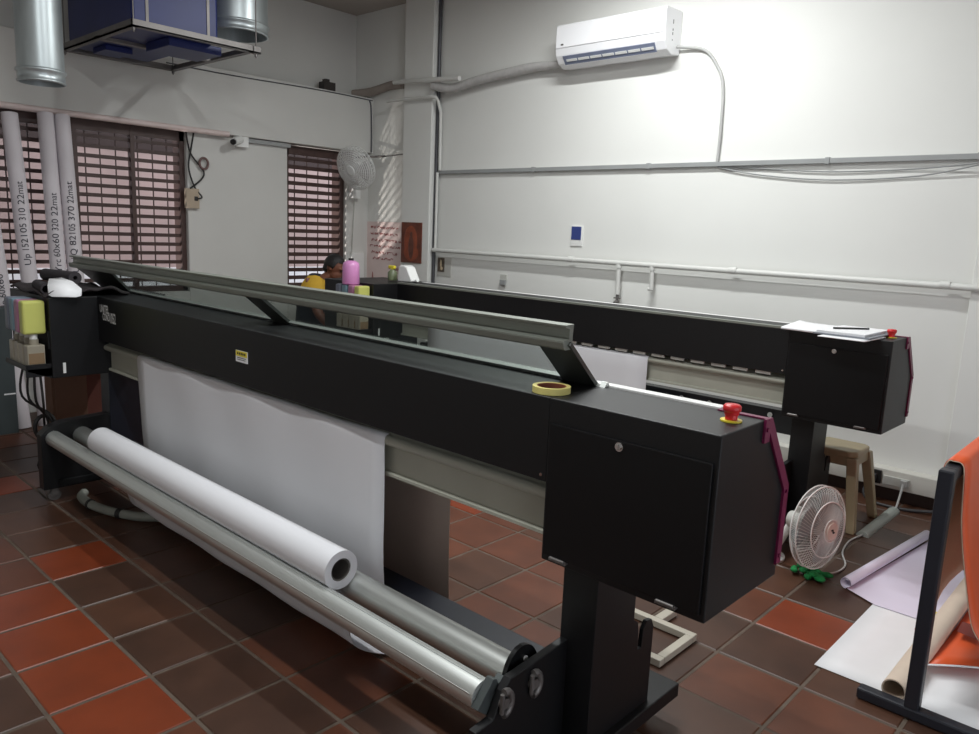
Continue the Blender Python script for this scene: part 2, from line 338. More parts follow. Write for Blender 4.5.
def printer(dx, dy, label, near):
    P = lambda x, y, z: (x + dx, y + dy, z)
    root = thing('wide_format_printer', label, 'printer', P(-2.985, 1.87, 0))
    def B(mb, name, mat, parent=root, bevel=0, **k):
        mb.v = [(p[0] + dx, p[1] + dy, p[2]) for p in mb.v]
        return mb.build(name, mat, parent, bevel=bevel, **k)
    # right service cabinet
    prof = [(1.70, .70), (1.70, 1.19), (1.975, 1.19), (2.14, .97), (2.14, .695)]
    cab = B(MB().prism(prof, -1.318, -.79, 'x'), 'service_cabinet', BLACK, bevel=.004)
    door = B(MB().box(-1.306, -.803, 1.690, 1.7005, .722, 1.118), 'cabinet_door', BLACK2, cab, bevel=.002)
    lk = B(MB().cyl((-1.067, 1.692, 1.103), (-1.067, 1.684, 1.103), .0125, n=20).cyl((-1.067, 1.684, 1.103), (-1.067, 1.679, 1.103), .008, n=16)
           .box(-1.069, -1.065, 1.676, 1.679, 1.096, 1.110), 'door_lock', CHROME, cab)
    lk['label'] = 'chrome key lock'
    for hx in (-1.249, -.895):
        B(MB().box(hx - .03, hx + .03, 1.685, 1.70, .714, .722).cyl((hx - .025, 1.686, .7215), (hx + .025, 1.686, .7215), .005, n=10), 'door_hinge', STEEL, cab)
    # magenta trim along the rear edge
    t = MB(); pr = [(1.95, 1.19), (1.975, 1.19), (2.14, .97), (2.14, .70)]
    t.prism([(1.955, 1.1905), (1.977, 1.1905), (1.977, 1.194), (1.955, 1.194)], -.93, -.782, 'x')
    out = [(1.94, 1.195), (1.98, 1.195), (2.148, .972), (2.148, .735), (2.118, .735), (2.118, .962), (1.972, 1.155), (1.972, 1.13), (1.94, 1.13)]
    t.prism(out, -.79, -.783, 'x')
    for (yy, zz) in ((1.952, 1.165), (2.132, .955), (2.132, .76)): t.cyl((-.784, yy, zz), (-.779, yy, zz), .006, n=10)
    tr = B(t, 'rear_trim', MAGENTA); tr['label'] = 'magenta sheet metal trim'
    # emergency stop
    ex, ey = -.848, 1.868
    es = B(MB().cyl((ex, ey, 1.195), (ex, ey, 1.207), .016).cyl((ex, ey, 1.207), (ex, ey, 1.216), .018, .020).lathe([(.020, 1.216), (.0235, 1.219), (.0235, 1.230), (.019, 1.2345), (0, 1.2355)], (ex, ey, 0)),
           'emergency_stop_button', RED); es['label'] = 'red mushroom emergency stop button'
    B(MB().cyl((ex, ey, 1.1902), (ex, ey, 1.194), .028).box(ex - .002, ex + .002, ey - .002, ey + .002, 1.19, 1.196), 'button_base', YELLOW, es)
    # beam
    beam = B(MB().prism([(1.70, .937), (1.70, 1.19), (1.955, 1.19), (1.99, 1.15), (1.99, .90), (1.80, .90), (1.76, .937)], -4.655, -1.317, 'x'), 'carriage_beam', BLACK, bevel=.003)
    B(MB().cyl((-1.335, 1.701, .957), (-1.335, 1.697, .957), .005, n=10), 'beam_screw', CHROME, beam)
    if near:
        tm = MB(); txt_on_front(tm, 'UNITEL', .062, -4.612, 1.6985, 1.105, .62); txt_on_front(tm, 'CONO', .058, -4.575, 1.6985, 1.062, .55); txt_on_front(tm, '1052', .082, -4.478, 1.6985, 1.055, .52)
        lg = B(tm, 'logo', WHITEP, beam); lg['label'] = 'white two-line logo lettering'
        st = MB().box(-3.082, -2.983, 1.6975, 1.7, 1.040, 1.091, 0).box(-3.08, -2.985, 1.6968, 1.698, 1.066, 1.090, 1)
        for k in range(5): st.box(-3.068 + k * .015, -3.058 + k * .015, 1.6962, 1.697, 1.073, 1.083, 2)
        for k in range(2): st.box(-3.07, -3.0 + .004 * k, 1.6968, 1.698, 1.050 + k * .008, 1.0525 + k * .008, 2)
        sk = B(st, 'warning_sticker', [PAPER2, YELLOW, CABLE], beam); sk['label'] = 'small yellow and white warning sticker'
    # white rear cover strip behind the beam and cabinet
    B(MB().prism([(1.975, 1.12), (1.975, 1.196), (2.012, 1.196), (2.05, 1.15), (2.05, .92), (2.0, .92)], -4.65, -.93, 'x'), 'rear_cover', WHITEP, bevel=.002)
    # platen with curved nose
    nose = [(1.750 + .026 * math.cos(a), .889 + .020 * math.sin(a)) for a in [math.radians(d) for d in range(90, 271, 15)]]
    B(MB().prism(nose + [(1.764, .869), (1.764, .766), (1.748, .762), (1.748, .752), (1.79, .758), (1.79, .935)], -4.65, -1.317, 'x'), 'platen', IVORY)
    for k in range(0 if near else 20):
        xx = -4.1 + k * .137
        B(MB().box(xx, xx + .09, 1.712, 1.726, .918, .938), 'pinch_roller', GREYP, bevel=.003)
    # left electronics cover with ink tray
    lc = B(MB().box(-5.33, -4.65, 1.445, 2.1, .735, 1.19), 'left_cover', BLACK, bevel=.004)
    B(MB().box(-4.652, -4.648, 1.50, 1.515, .76, .82), 'cover_label', WHITEP, lc)
    B(MB().box(-5.04, -4.66, 1.325, 1.445, .785, .795).box(-5.04, -4.66, 1.325, 1.322, .785, .815).box(-4.668, -4.66, 1.315, 1.445, .75, .82)
      .prism([(1.32, .786), (1.445, .786), (1.445, .735)], -5.03, -4.66, 'x').box(-5.04, -4.67, 1.437, 1.445, .9, 1.0), 'ink_rack', BLACK, lc)
    # legs, feet, casters
    for sgn, xl in ((1, -1.2125), (-1, -4.7575)):
        B(MB().box(xl - .0625, xl + .0625, 1.76, 1.98, .10, .92), 'leg', BLACK if sgn > 0 else NAVY, bevel=.003)
        ft = B(MB().box(xl - .08, xl + .09, 1.375, 2.27, .085, .135) if sgn > 0 else MB().box(xl - .07, xl + .07, 1.46, 2.27, .085, .125), 'foot', BLACK, bevel=.004)
        for yy in (1.44, 2.18):
            c_ = MB(); caster(c_, xl - .01 if sgn > 0 else xl + .02, yy); B(c_, 'caster', STEEL, ft)
    # take-up end blocks
    blk_l = [(1.38, .075), (1.38, .40), (1.43, .445), (1.50, .465), (1.78, .48), (1.78, .075)]
    blk_r = [(1.365, .075), (1.365, .325), (1.435, .332), (1.47, .40), (1.50, .428), (1.78, .447), (1.78, .075)]
    for xa, xb, blk in ((-1.272, -1.245, blk_r), (-4.775, -4.70, blk_l)):
        bk = B(MB().prism(blk, xa, xb, 'x'), 'take_up_block', BLACK, bevel=.003)
        if xb == -1.245:
            for yy, zz in ((1.468, .372), (1.594, .376)):
                pts = [(-1.235, yy + .026 * math.cos(a), zz + .034 * math.sin(a)) for a in [math.radians(d) for d in range(-100, 101, 20)]]
                B(MB().tube(pts, .0115, 8).cyl((-1.245, yy, zz), (-1.230, yy, zz), .016, n=16).tube([(-1.235, yy - .010, zz + .03), (-1.235, yy - .010, zz - .028)], .007, 8), 'roller_latch', STEEL, bk)
    # rollers
    B(MB().cyl((-4.70, 1.447, .376), (-1.30, 1.447, .376), .044, n=32).box(-4.7, -1.31, 1.445, 1.449, .419, .4215).box(-4.7, -1.31, 1.405, 1.4075, .388, .393), 'front_take_up_roller', ALU)
    B(MB().prism([(1.400, .362), (1.440, .328), (1.456, .330), (1.520, .408), (1.506, .420), (1.492, .410), (1.480, .410), (1.476, .424), (1.460, .430)], -1.30, -1.273, 'x'), 'roller_end_cap', CAPM, bevel=.001)
    B(MB().cyl((-4.70, 1.598, .372), (-1.30, 1.598, .372), .050, n=32), 'rear_take_up_roller', ALU)
    fl = [(1.604 + .074 * math.cos(math.radians(a)), .378 + .090 * math.sin(math.radians(a))) for a in range(-20, 201, 10)]
    B(MB().prism(fl, -1.305, -1.290, 'x'), 'roller_flange', BLACK2)
    B(MB().cyl((-1.290, 1.615, .425), (-1.284, 1.615, .425), .008, n=12), 'flange_bolt', WHITEP)
    B(MB().box(-4.70, -1.27, 1.79, 1.90, .10, .285), 'cross_beam', NAVY, bevel=.004)
    # rear roll hook plate beside the right leg
    hk = [(1.975, .12), (2.105, .12), (2.105, .40), (2.09, .43), (2.06, .435), (2.04, .41), (2.035, .35), (2.015, .35), (2.012, .42), (2.005, .45), (1.975, .47)]
    B(MB().prism(hk, -1.165, -1.15, 'x'), 'rear_roll_hook', BLACK, bevel=.002)
    # lid
    if near:
        a = Vector((1.958, 1.196)); b = Vector((1.80, 1.335)); d = (b - a); n_ = Vector((-d.y, d.x)).normalized()
        pt = lambda s_, h: (a.x + d.x * s_ + n_.x * h, a.y + d.y * s_ + n_.y * h)
        lid = B(MB().prism([pt(0.02, -.002), pt(1.0, -.002), pt(1.0, .003), pt(0.02, .003)], -4.80, -1.42, 'x'), 'lid_window', LID); lid['label'] = 'raised tinted clear lid'
        B(MB().prism([pt(-.03, -.006), pt(.09, -.006), pt(.09, .008), pt(-.03, .008)], -4.86, -1.335, 'x'), 'lid_hinge_strip', ALU, lid, bevel=.001)
        rp = [(1.812, 1.318), (1.778, 1.318), (1.772, 1.322), (1.768, 1.340), (1.768, 1.346), (1.790, 1.349), (1.796, 1.353), (1.796, 1.380), (1.776, 1.384), (1.774, 1.392), (1.815, 1.394), (1.812, 1.36)]
        B(MB().prism(rp, -5.28, -1.333, 'x'), 'lid_rail', ALU2, lid, bevel=.001)
        for x0, x1, x2, x3 in ((-1.465, -1.335, -1.455, -1.325), (-3.175, -3.035, -3.20, -3.06), (-5.24, -4.80, -5.27, -4.70)):
            lo0 = pt(0, -.004); lo1 = pt(0, .010); hi0 = pt(1.03, -.004); hi1 = pt(1.03, .010)
            vs = [(x0, *lo0), (x1, *lo0), (x3, *hi0), (x2, *hi0), (x0, *lo1), (x1, *lo1), (x3, *hi1), (x2, *hi1)]
            B(MB().add(vs, [(0, 1, 2, 3), (7, 6, 5, 4), (0, 4, 5, 1), (1, 5, 6, 2), (2, 6, 7, 3), (3, 7, 4, 0)]), 'lid_bracket', BRK, lid, bevel=.001)
        B(MB().prism([(1.955, 1.19), (1.98, 1.19), (1.975, 1.206), (1.966, 1.206)], -1.325, -1.305, 'x'), 'lid_hinge', ALU, lid)
    else:
        lid = B(MB().box(-4.65, -1.32, 1.705, 1.95, 1.19, 1.197), 'lid', BLACK2)
        B(MB().box(-4.65, -1.32, 1.698, 1.722, 1.188, 1.203), 'lid_rail', ALU2, lid, bevel=.002)
        rb = B(MB().box(-4.7, -1.3, 2.02, 2.10, .52, .66), 'rear_heater_bar', NAVY)
        for k in range(4): B(MB().cyl((-2.1 + k * .2, 2.02, .62), (-2.1 + k * .2, 2.0, .625), .016, n=12), 'bar_knob', CHROME, rb)
    return root
near = printer(0, 0, 'long black wide-format printer in the foreground with its clear lid raised', True)
far = printer(-.31, 2.52, 'long black wide-format printer standing near the back wall, lid closed', False)

# ------------------------------------------------------------------ paper on the near printer
XA, XB = -4.17, -2.08
pr_ = thing('paper_roll', 'thick roll of white printing paper resting on the front aluminium rollers', 'paper roll', (-3.1, 1.52, 0.39))
MB().ring((XA - .02, 1.519, .464), (-2.055, 1.519, .464), .070, .042, 40).build('roll', PAPER, pr_)
MB().ring((XA - .03, 1.519, .464), (-2.06, 1.519, .464), .042, .036, 28).build('core', CORE, pr_)
path = spline([(0, 1.744, .913), (0, 1.728, .908), (0, 1.720, .89), (0, 1.722, .80), (0, 1.727, .62), (0, 1.732, .42), (0, 1.755, .22), (0, 1.80, .09), (0, 1.838, .035), (0, 1.848, .012), (0, 1.82, .006), (0, 1.76, .02), (0, 1.70, .045), (0, 1.655, .085), (0, 1.63, .15), (0, 1.58, .255), (0, 1.535, .33), (0, 1.512, .392)], 5)
rows = [[(XA + (XB - .075 * math.sin(math.pi * max(0, min(1, (i / len(path) - .58) / .36))) - XA) * k / 24, p.y + .004 * math.sin(k * .9 + p.z * 6), p.z) for k in range(25)] for i, p in enumerate(path)]
MB().sheet(rows).build('hanging_paper', PAPER, pr_, thick=.0015)
rows = [[(-4.2 + (2.06 + .09) * k / 10, 2.06 - .02 * math.sin(z * 3), z) for k in range(11)] for z in [.06 + i * .085 for i in range(11)]]
tag(MB().sheet(rows).build('backing_sheet', PAPERSHADE, thick=.0015), 'white paper sheet with brownish painted shade hanging behind the near printer, right of the hanging paper', 'paper')

# masking tape
tp = thing('masking_tape', 'roll of yellow masking tape lying on top of the near printer', 'tape', (-1.365, 1.765, 1.19))
MB().ring((-1.365, 1.765, 1.191), (-1.365, 1.765, 1.210), .057, .044, 40).build('tape', TAPEY, tp, bevel=.001)
MB().ring((-1.365, 1.765, 1.191), (-1.365, 1.765, 1.209), .044, .040, 40).build('core', M('tape_core', (134, 74, 50), .7), tp)

# ink bottles and reservoirs of the two printers
def bottle(x, y, mat, label, group=None):
    b = thing('ink_bottle', label, 'ink bottle', (x, y, .955))
    MB().box(x - .034, x + .034, y - .058, y + .058, .985, 1.172).build('body', mat, b, bevel=.014, seg=3)
    MB().cyl((x, y, .985), (x, y, .957), .02, n=16).build('cap', WHITEP, b)
    return b
def reservoir(x, y, label, group=None):
    b = thing('ink_reservoir', label, 'ink reservoir', (x, y, .796), group)
    MB().box(x - .033, x + .033, y - .044, y + .046, .796, .925).cyl((x, y, .925), (x, y, .956), .024, n=16).build('tank', CLEARP, b, bevel=.006)
    MB().box(x - .0345, x + .0345, y - .038, y + .040, .82, .88).build('ink', INKFILL, b)
    return b
for k, (mt, cn) in enumerate(((INKY, 'yellow'), (INKM, 'magenta'), (INKC, 'pale cyan'), (INKK, 'grey-blue'))):
    x = -4.715 - k * .085
    bottle(x, 1.378, mt, 'upturned %s ink bottle in the rack on the near printer' % cn)
    reservoir(x, 1.378, 'small clear ink reservoir under the near %s bottle' % cn)
    bottle(x - .31, 1.378 + 2.52, mt, 'upturned %s ink bottle in the rack on the far printer' % cn)
    reservoir(x - .31, 1.378 + 2.52, 'small ink reservoir under the %s bottle of the far printer' % cn)
# ink hoses hanging below the near rack
for k in range(4):
    x = -4.72 - k * .09
    pts = spline([(x, 1.40, .785), (x - .0, 1.41 - .01 * k, .58), (-4.86, 1.45 + .02 * k, .44), (-4.88, 1.47 - .02 * k, .27 - .03 * k), (-4.84, 1.49, .13)], 6)
    tag(MB().tube(pts, .007, 8).build('ink_hose', CABLE), ['black hose hanging nearest the near printer cover', 'second black hose from the cover under the ink rack', 'third black hose from the cover under the ink rack', 'outermost black hose under the ink rack'][k], 'hose', 'black hoses under the ink rack')
lp = [(-4.9, 1.46 + .05 * math.cos(a), .40 + .07 * math.sin(a)) for a in [i * .35 for i in range(19)]]
tag(MB().tube(lp, .012, 8).build('coiled_cable', CABLE), 'coil of black cable hanging beside the near printer foot', 'cable')

# things on the left cover
cl = MB()
rows = []
for i in range(15):
    u = i / 14
    rows.append([(-5.26 + .60 * u, 1.43 + .46 * v / 10, 1.205 + .04 * math.sin(3.1 * (v / 10)) * (.6 + .4 * math.sin(7 * u + v)) + .012 * math.sin(11 * u + 2 * v)) for v in range(11)])
cl.sheet(rows)
tag(cl.build('black_cloth', CLOTH, thick=.012), 'crumpled black cloth heaped on the left end of the near printer', 'cloth')
tag(MB().ring((-5.12, 1.585, 1.285), (-4.74, 1.62, 1.290), .036, .012, 24).build('foam_roll', FOAM), 'dark foam roll lying on the black cloth', 'foam roll')
fr = MB().ring((-5.0, 1.50, 1.235), (-4.70, 1.455, 1.232), .030, .022, 24)
tag(fr.build('cloth_tube', FOAM), 'dark rolled fabric tube with open end at the front of the printer cover', 'roll')
ps = MB().sheet([[(-4.80, 1.53, 1.285), (-4.78, 1.56, 1.29)], [(-4.735, 1.48, 1.288), (-4.70, 1.59, 1.275)], [(-4.685, 1.455, 1.256), (-4.65, 1.62, 1.235)], [(-4.66, 1.45, 1.205), (-4.60, 1.60, 1.200)], [(-4.64, 1.46, 1.196), (-4.60, 1.57, 1.193)]])
tag(ps.build('paper_scrap', PAPER2, thick=.001), 'white paper scrap bent over the dark rolled fabric tube', 'paper')

# cartons, board and tubes at the left
tag(MB().box(-5.50, -5.36, 1.655, 1.87, 0, .655).box(-5.48, -5.355, 1.665, 1.675, .2, .6).build('cardboard_box', CARD, bevel=.004), 'brown cardboard box under the left end of the near printer', 'box')
tag(MB().box(-5.62, -5.42, 1.88, 2.10, 0, .66).build('carton', CARD2, bevel=.004), 'reddish carton behind the brown cardboard box', 'box')
bd = MB().box(-6.56, -6.41, 1.38, 1.735, 0, .95, 0).box(-6.415, -6.407, 1.655, 1.73, .30, .31, 1)
tag(bd.build('dark_board', [M('dark_grey_board', (58, 66, 68), .6), PAPER2]), 'dark grey cabinet-like board standing at the far left edge', 'board')

def std_tube(bot, top, text, label, start):
    r = .058; b, t = Vector(bot), Vector(top); d = (t - b).normalized()
    o = thing('cardboard_tube', label, 'tube', bot, 'white cardboard tubes leaning at the window')
    MB().ring(b, t, r, r - .006, 32).build('tube', TUBEM, o)
    cpos = Vector((0, 0, 1.65)); mid = (b + t) / 2; vdir = (cpos - mid); vdir = (vdir - d * vdir.dot(d)).normalized(); side = d.cross(vdir)
    vs, fs = text_mesh(text, .062); out = []
    for p in vs:
        u = start + p[0] * 1.15 + .006 * math.sin(p[0] * 30); a = (p[1] - .025) / r + .08 * math.sin(p[0] * 9)
        out.append(b + d * u + (vdir * math.cos(a) - side * math.sin(a)) * (r + .0045))
    MB().add(out, fs).build('handwriting', INKPEN, o)
std_tube((-6.535, 1.80, .0), (-6.86, 1.70, 2.39), 'Up 60x60', 'outermost white tube of the leaning four, at the left edge', .9)
std_tube((-6.525, 1.965, .0), (-6.87, 1.938, 2.39), 'Up 152105 310 22mat', 'second white tube from the left edge, slanting past the window', 1.25)
std_tube((-6.45, 2.12, .0), (-6.86, 2.185, 2.42), 'Yrc 60x60 320 22mat', 'third white tube from the left, beneath the round duct', 1.20)
std_tube((-6.43, 2.245, .0), (-6.86, 2.305, 2.42), 'Up LQ 82105 370 22mat', 'rightmost of the four leaning white tubes, beneath the duct', 1.20)

# ------------------------------------------------------------------ ducts and blower under the ceiling
def duct(name, x, y, z, r, label):
    o = thing(name, label, 'duct', (x, y, z))
    MB().ring((x, y, z), (x, y, ZC), r, r - .006, 48).build('pipe', GALV, o)
    c = MB().lathe([(r, .0), (r + .008, .004), (r + .008, .012), (r + .002, .018), (r + .002, .06), (r + .012, .066), (r + .012, .078), (r, .085)], (x, y, z), 48)
    c.build('collar', GALV, o)
duct('ventilation_duct', -5.60, 1.775, 2.46, .133, 'narrow galvanised round duct hanging in front of the leaning tubes')
duct('ventilation_duct', -5.90, 3.30, 3.10, .240, 'wide galvanised round duct right of the blue blower')
zf = 2.9
fr = thing('hanging_platform', 'hanging steel angle frame carrying the blue blower', 'platform', (-6.12, 2.75, zf))
f = MB(); x0, x1, y0, y1 = -6.78, -5.47, 2.30, 3.20
f.box(x0, x1, y0, y0 + .045, zf, zf + .012).box(x0, x1, y0, y0 + .008, zf, zf + .05)
f.box(x0, x1, y1 - .045, y1, zf, zf + .012).box(x0, x1, y1 - .008, y1, zf, zf + .05)
f.box(x0, x0 + .045, y0, y1, zf, zf + .012).box(x0, x0 + .008, y0, y1, zf, zf + .05)
f.box(x1 - .045, x1, y0, y1 + .06, zf + .001, zf + .013).box(x1 - .008, x1, y0, y1 + .06, zf, zf + .05)
f.box(-6.12, -6.05, y0, y1, zf - .002, zf + .02)
f.build('angle_rails', STEEL, fr)
for x, y in ((x0 + .02, y0 + .02), (x1 - .02, y0 + .02), (x0 + .02, y1 - .02), (x1 - .02, y1 + .03)):
    MB().cyl((x, y, zf - .03), (x, y, ZC), .005, n=8).cyl((x, y, zf - .02), (x, y, zf), .012, n=8).build('hanger_rod', STEEL, fr)
bl = thing('blower', 'large blue sheet-metal air blower box hung below the ceiling', 'blower', (-6.12, 2.72, zf + .013))
MB().box(-6.70, -5.53, 2.33, 2.95, zf + .02, zf + .85).build('housing', BLUE, bl, bevel=.02)
MB().box(-6.0, -5.62, 2.62, 3.02, zf - .04, zf + .02).build('base_tray', BLUE, bl, bevel=.004)
MB().box(-6.55, -6.3, 2.45, 2.65, zf - .02, zf + .019).build('base_tray', BLUE, bl, bevel=.004)
for yy in (2.42, 2.86): MB().box(-5.531, -5.524, yy, yy + .02, zf + .05, zf + .85).build('seam', STEEL, bl)

# ------------------------------------------------------------------ back wall fittings
ac = thing('air_conditioner', 'white split air conditioner mounted high on the back wall', 'air conditioner', (-3.715, 5.4, 3.03))
pf = [(5.5, 3.045), (5.38, 3.03), (5.31, 3.06), (5.272, 3.115), (5.262, 3.165), (5.262, 3.33), (5.275, 3.36), (5.5, 3.365)]
MB().prism(pf, -4.235, -3.20, 'x').build('body', M('ac_white', (238, 238, 240), .3, var=.01), ac, bevel=.008)
MB().box(-4.225, -3.212, 5.254, 5.264, 3.172, 3.345).build('front_panel', M('ac_panel', (244, 244, 246), .2, var=.01), ac, bevel=.004)
v = MB(); v.add([(-4.16, 5.271, 3.108), (-3.29, 5.271, 3.108), (-3.29, 5.318, 3.050), (-4.16, 5.318, 3.050)], [(0, 1, 2, 3)])
v.build('air_outlet', M('outlet_grey', (120, 128, 150), .5), ac, thick=.006)
for k in range(7):
    x = -4.13 + k * .12
    MB().add([(x, 5.284, 3.082), (x + .105, 5.284, 3.082), (x + .105, 5.296, 3.067), (x, 5.296, 3.067)], [(0, 1, 2, 3)]).build('vane', WHITEP, ac, thick=.004)
MB().box(-4.17, -4.145, 5.251, 5.255, 3.19, 3.202).build('badge', STEEL, ac)
mk = MB()
for zz, l in ((3.25, .03), (3.20, .015), (3.17, .02), (3.13, .008)): mk.box(-3.2, -3.197, 5.37, 5.37 + .006, zz, zz + l)
mk.build('side_marks', STEEL, ac)

pts = spline([(-4.28, 5.42, 3.085), (-4.6, 5.44, 3.10), (-4.9, 5.44, 3.085), (-5.3, 5.43, 3.05), (-5.62, 5.42, 3.01), (-5.85, 5.38, 3.05)], 8)
tag(MB().tube(pts, [.03 + .014 * min(1, i / 10) for i in range(len(pts))], 14).build('refrigerant_bundle', WRAP), 'tape-wrapped pipe bundle sagging from the air conditioner to the pilaster', 'pipe')
pts = spline([(-5.45, 5.35, 3.075), (-5.9, 5.345, 3.10), (-6.2, 5.35, 3.12), (-6.42, 5.36, 3.13)], 4)
tag(MB().tube(pts, .024, 12).build('pvc_stub', PIPEW), 'upper white pipe stub crossing the pilaster under the ceiling', 'pipe')
pts = [(-6.54, 5.37, 2.95), (-6.3, 5.37, 2.955), (-5.9, 5.37, 2.945), (-5.80, 5.38, 2.935), (-5.79, 5.40, 2.90), (-5.79, 5.44, 2.8), (-5.79, 5.45, 2.24)]
tag(MB().tube(pts, .016, 10).build('conduit', PIPEW), 'white conduit bending from the pilaster down to the upper wall trunking', 'conduit')
pts = spline([(-6.35, 5.44, 3.12), (-6.6, 5.46, 3.13), (-6.9, 5.44, 3.09), (-7.1, 5.35, 3.07)], 6)
tag(MB().tube(pts, .045, 12).build('wrapped_pipe', M('dusty_pipe_wrap', (150, 140, 132), .8, var=.1), None), 'dusty wrapped pipe running behind the pilaster into the corner', 'pipe')
tag(MB().box(-7.12, -7.02, 4.92, 5.06, 3.03, 3.13).box(-7.1, -7.04, 4.95, 5.0, 3.13, 3.16).build('junction_box', M('dark_box', (52, 46, 44), .6)), 'dark junction box sitting on the header ledge in the corner', 'box')
tag(MB().cyl((-5.865, 5.47, 0.25), (-5.865, 5.47, ZC), .018, n=12).build('riser_pipe', DARKPIPE), 'dark vertical riser pipe beside the pilaster', 'pipe')
tag(MB().cyl((-5.83, 5.455, 1.44), (-5.83, 5.455, 2.22), .014, n=12).build('conduit', PIPEW), 'white vertical conduit joining the two horizontal wall runs', 'conduit')
tr = MB().box(-5.84, 2.3, 5.465, 5.5, 2.205, 2.240)
for x in (-4.6, -3.4, -2.0, -1.1): tr.box(x, x + .03, 5.46, 5.5, 2.20, 2.246)
tag(tr.build('wall_trunking', PIPEG, bevel=.003), 'upper grey cable trunking along the back wall', 'trunking')
pp = MB().cyl((-5.85, 5.44, 1.443), (2.3, 5.44, 1.435), .021, n=16)
for x in (-4.1, -2.6, -1.2): pp.cyl((x, 5.44, 1.443), (x + .06, 5.44, 1.443), .026, n=16)
tag(pp.build('wall_pipe', PIPEW), 'lower white water pipe running along the back wall', 'pipe')
d1 = MB().cyl((-3.575, 5.44, 1.44), (-3.57, 5.44, 1.18), .019, n=14).cyl((-3.575, 5.44, 1.40), (-3.575, 5.44, 1.43), .026, n=14)
dd = thing('drop_pipe', 'longer pipe drop with a tap, below the lower wall pipe', 'pipe', (-3.573, 5.44, 1.08))
d1.build('pipe', PIPEW, dd)
MB().cyl((-3.57, 5.44, 1.18), (-3.57, 5.44, 1.12), .013, n=12).cyl((-3.57, 5.44, 1.13), (-3.57, 5.40, 1.11), .012, n=12).cyl((-3.57, 5.44, 1.13), (-3.57, 5.44, 1.07), .017, n=12).box(-3.60, -3.54, 5.43, 5.45, 1.145, 1.155).build('tap', STEEL, dd)
tag(MB().cyl((-3.257, 5.44, 1.44), (-3.25, 5.44, 1.245), .017, n=14).cyl((-3.257, 5.44, 1.40), (-3.257, 5.44, 1.43), .024, n=14).cyl((-3.25, 5.44, 1.25), (-3.28, 5.44, 1.25), .014, n=12).build('drop_pipe', PIPEW), 'shorter capped pipe drop right of the tap', 'pipe')
pts = spline([(-3.2, 5.45, 3.10), (-2.99, 5.48, 3.06), (-2.88, 5.485, 2.95), (-2.81, 5.485, 2.79), (-2.795, 5.485, 2.47), (-2.80, 5.485, 2.24)], 8)
tag(MB().tube(pts, .012, 8).build('power_cable', CABLEW), 'grey cable curving from the air conditioner down to the trunking', 'cable')
for k, (dz, lb) in enumerate(((0, 'lower thin cable sagging below the upper trunking'), (.045, 'upper thin cable sagging below the upper trunking'))):
    pts = spline([(-2.79, 5.48, 2.20), (-2.463, 5.485, 2.139 + dz), (-1.964, 5.485, 2.097 + dz * 1.2), (-1.411, 5.485, 2.114 + dz), (-1.0, 5.44, 2.19)], 6)
    tag(MB().tube(pts, .005, 6).build('sagging_cable', PIPEG), lb, 'cable')
sw = thing('wall_notice', 'small blue and white plate on the back wall above the lower pipe', 'wall plate', (-4.07, 5.49, 1.56))
MB().box(-4.13, -4.005, 5.488, 5.5, 1.56, 1.735).build('plate', WHITEP, sw, bevel=.003)
MB().box(-4.12, -4.018, 5.484, 5.49, 1.615, 1.728).build('blue_face', M('blue_plate', (54, 68, 128), .4), sw)
cal = thing('wall_card', 'small framed card on the back wall beside the pilaster', 'picture', (-5.77, 5.49, 1.2))
MB().box(-5.83, -5.63, 5.494, 5.5, 1.18, 1.375).build('sheet', M('faded_card', (190, 188, 182), .6), cal)
cd_ = MB().box(-5.822, -5.725, 5.490, 5.495, 1.225, 1.368, 0)
cd_.ell((-5.775, 5.490, 1.31), (.012, .002, .04), mi=1).ell((-5.765, 5.490, 1.26), (.018, .002, .02), mi=1)
cd_.build('print', [M('card_dark', (92, 80, 68), .6, var=.4, scale=40), M('card_pale', (200, 180, 150), .6)], cal)
so_ = thing('wall_socket', 'tiny white wall socket with a plug, below the lower pipe', 'socket', (-4.9, 5.49, 1.15))
MB().box(-4.94, -4.86, 5.485, 5.5, 1.20, 1.255).build('plate', GREYP, so_, bevel=.003)
MB().box(-4.935, -4.865, 5.47, 5.49, 1.155, 1.205).build('plug', PIPEG, so_, bevel=.004)

# poster with handwriting and picture
po = thing('handwritten_poster', 'pinkish white poster with red handwriting beside the pilaster', 'poster', (-6.75, 5.49, 1.0))
MB().box(-7.0, -6.40, 5.492, 5.497, .92, 1.71).build('sheet', SIGN, po)
rs = random.Random(3); sc_ = MB()
for li, (zz, xs, xe) in enumerate(((1.645, -6.93, -6.42), (1.575, -6.93, -6.43), (1.505, -6.92, -6.41), (1.44, -6.94, -6.43), (1.37, -6.91, -6.45), (1.305, -6.89, -6.55), (1.20, -6.62, -6.42))):
    x = xs
    while x < xe - .03:
        wl = rs.uniform(.03, .085); n = int(wl / .009) + 3
        pts = [(x + wl * i / n, 5.490, zz - .02 * (x - xs) + rs.choice((-.008, .0, .010, .016)) + .004 * rs.random()) for i in range(n + 1)]
        sc_.tube(pts, .0032, 4, cap=False); x += wl + .016
for i in range(4):
    x = -6.90 + i * .09
    sc_.tube([(x, 5.49, 1.0), (x + .01, 5.49, 1.15 - .06 * (i > 0)), (x + .03, 5.49, 1.03), (x + .05, 5.49, 1.08), (x + .06, 5.49, 1.0)], .004, 4, cap=False)
sc_.build('handwriting', REDPEN, po)
pc = thing('framed_picture', 'dark orange picture hung on the front of the pilaster', 'picture', (-6.135, 5.40, 1.29))
MB().box(-6.30, -5.985, 5.398, 5.41, 1.295, 1.715).build('canvas', M('picture_brown', (104, 54, 38), .5, var=.35, scale=9), pc)
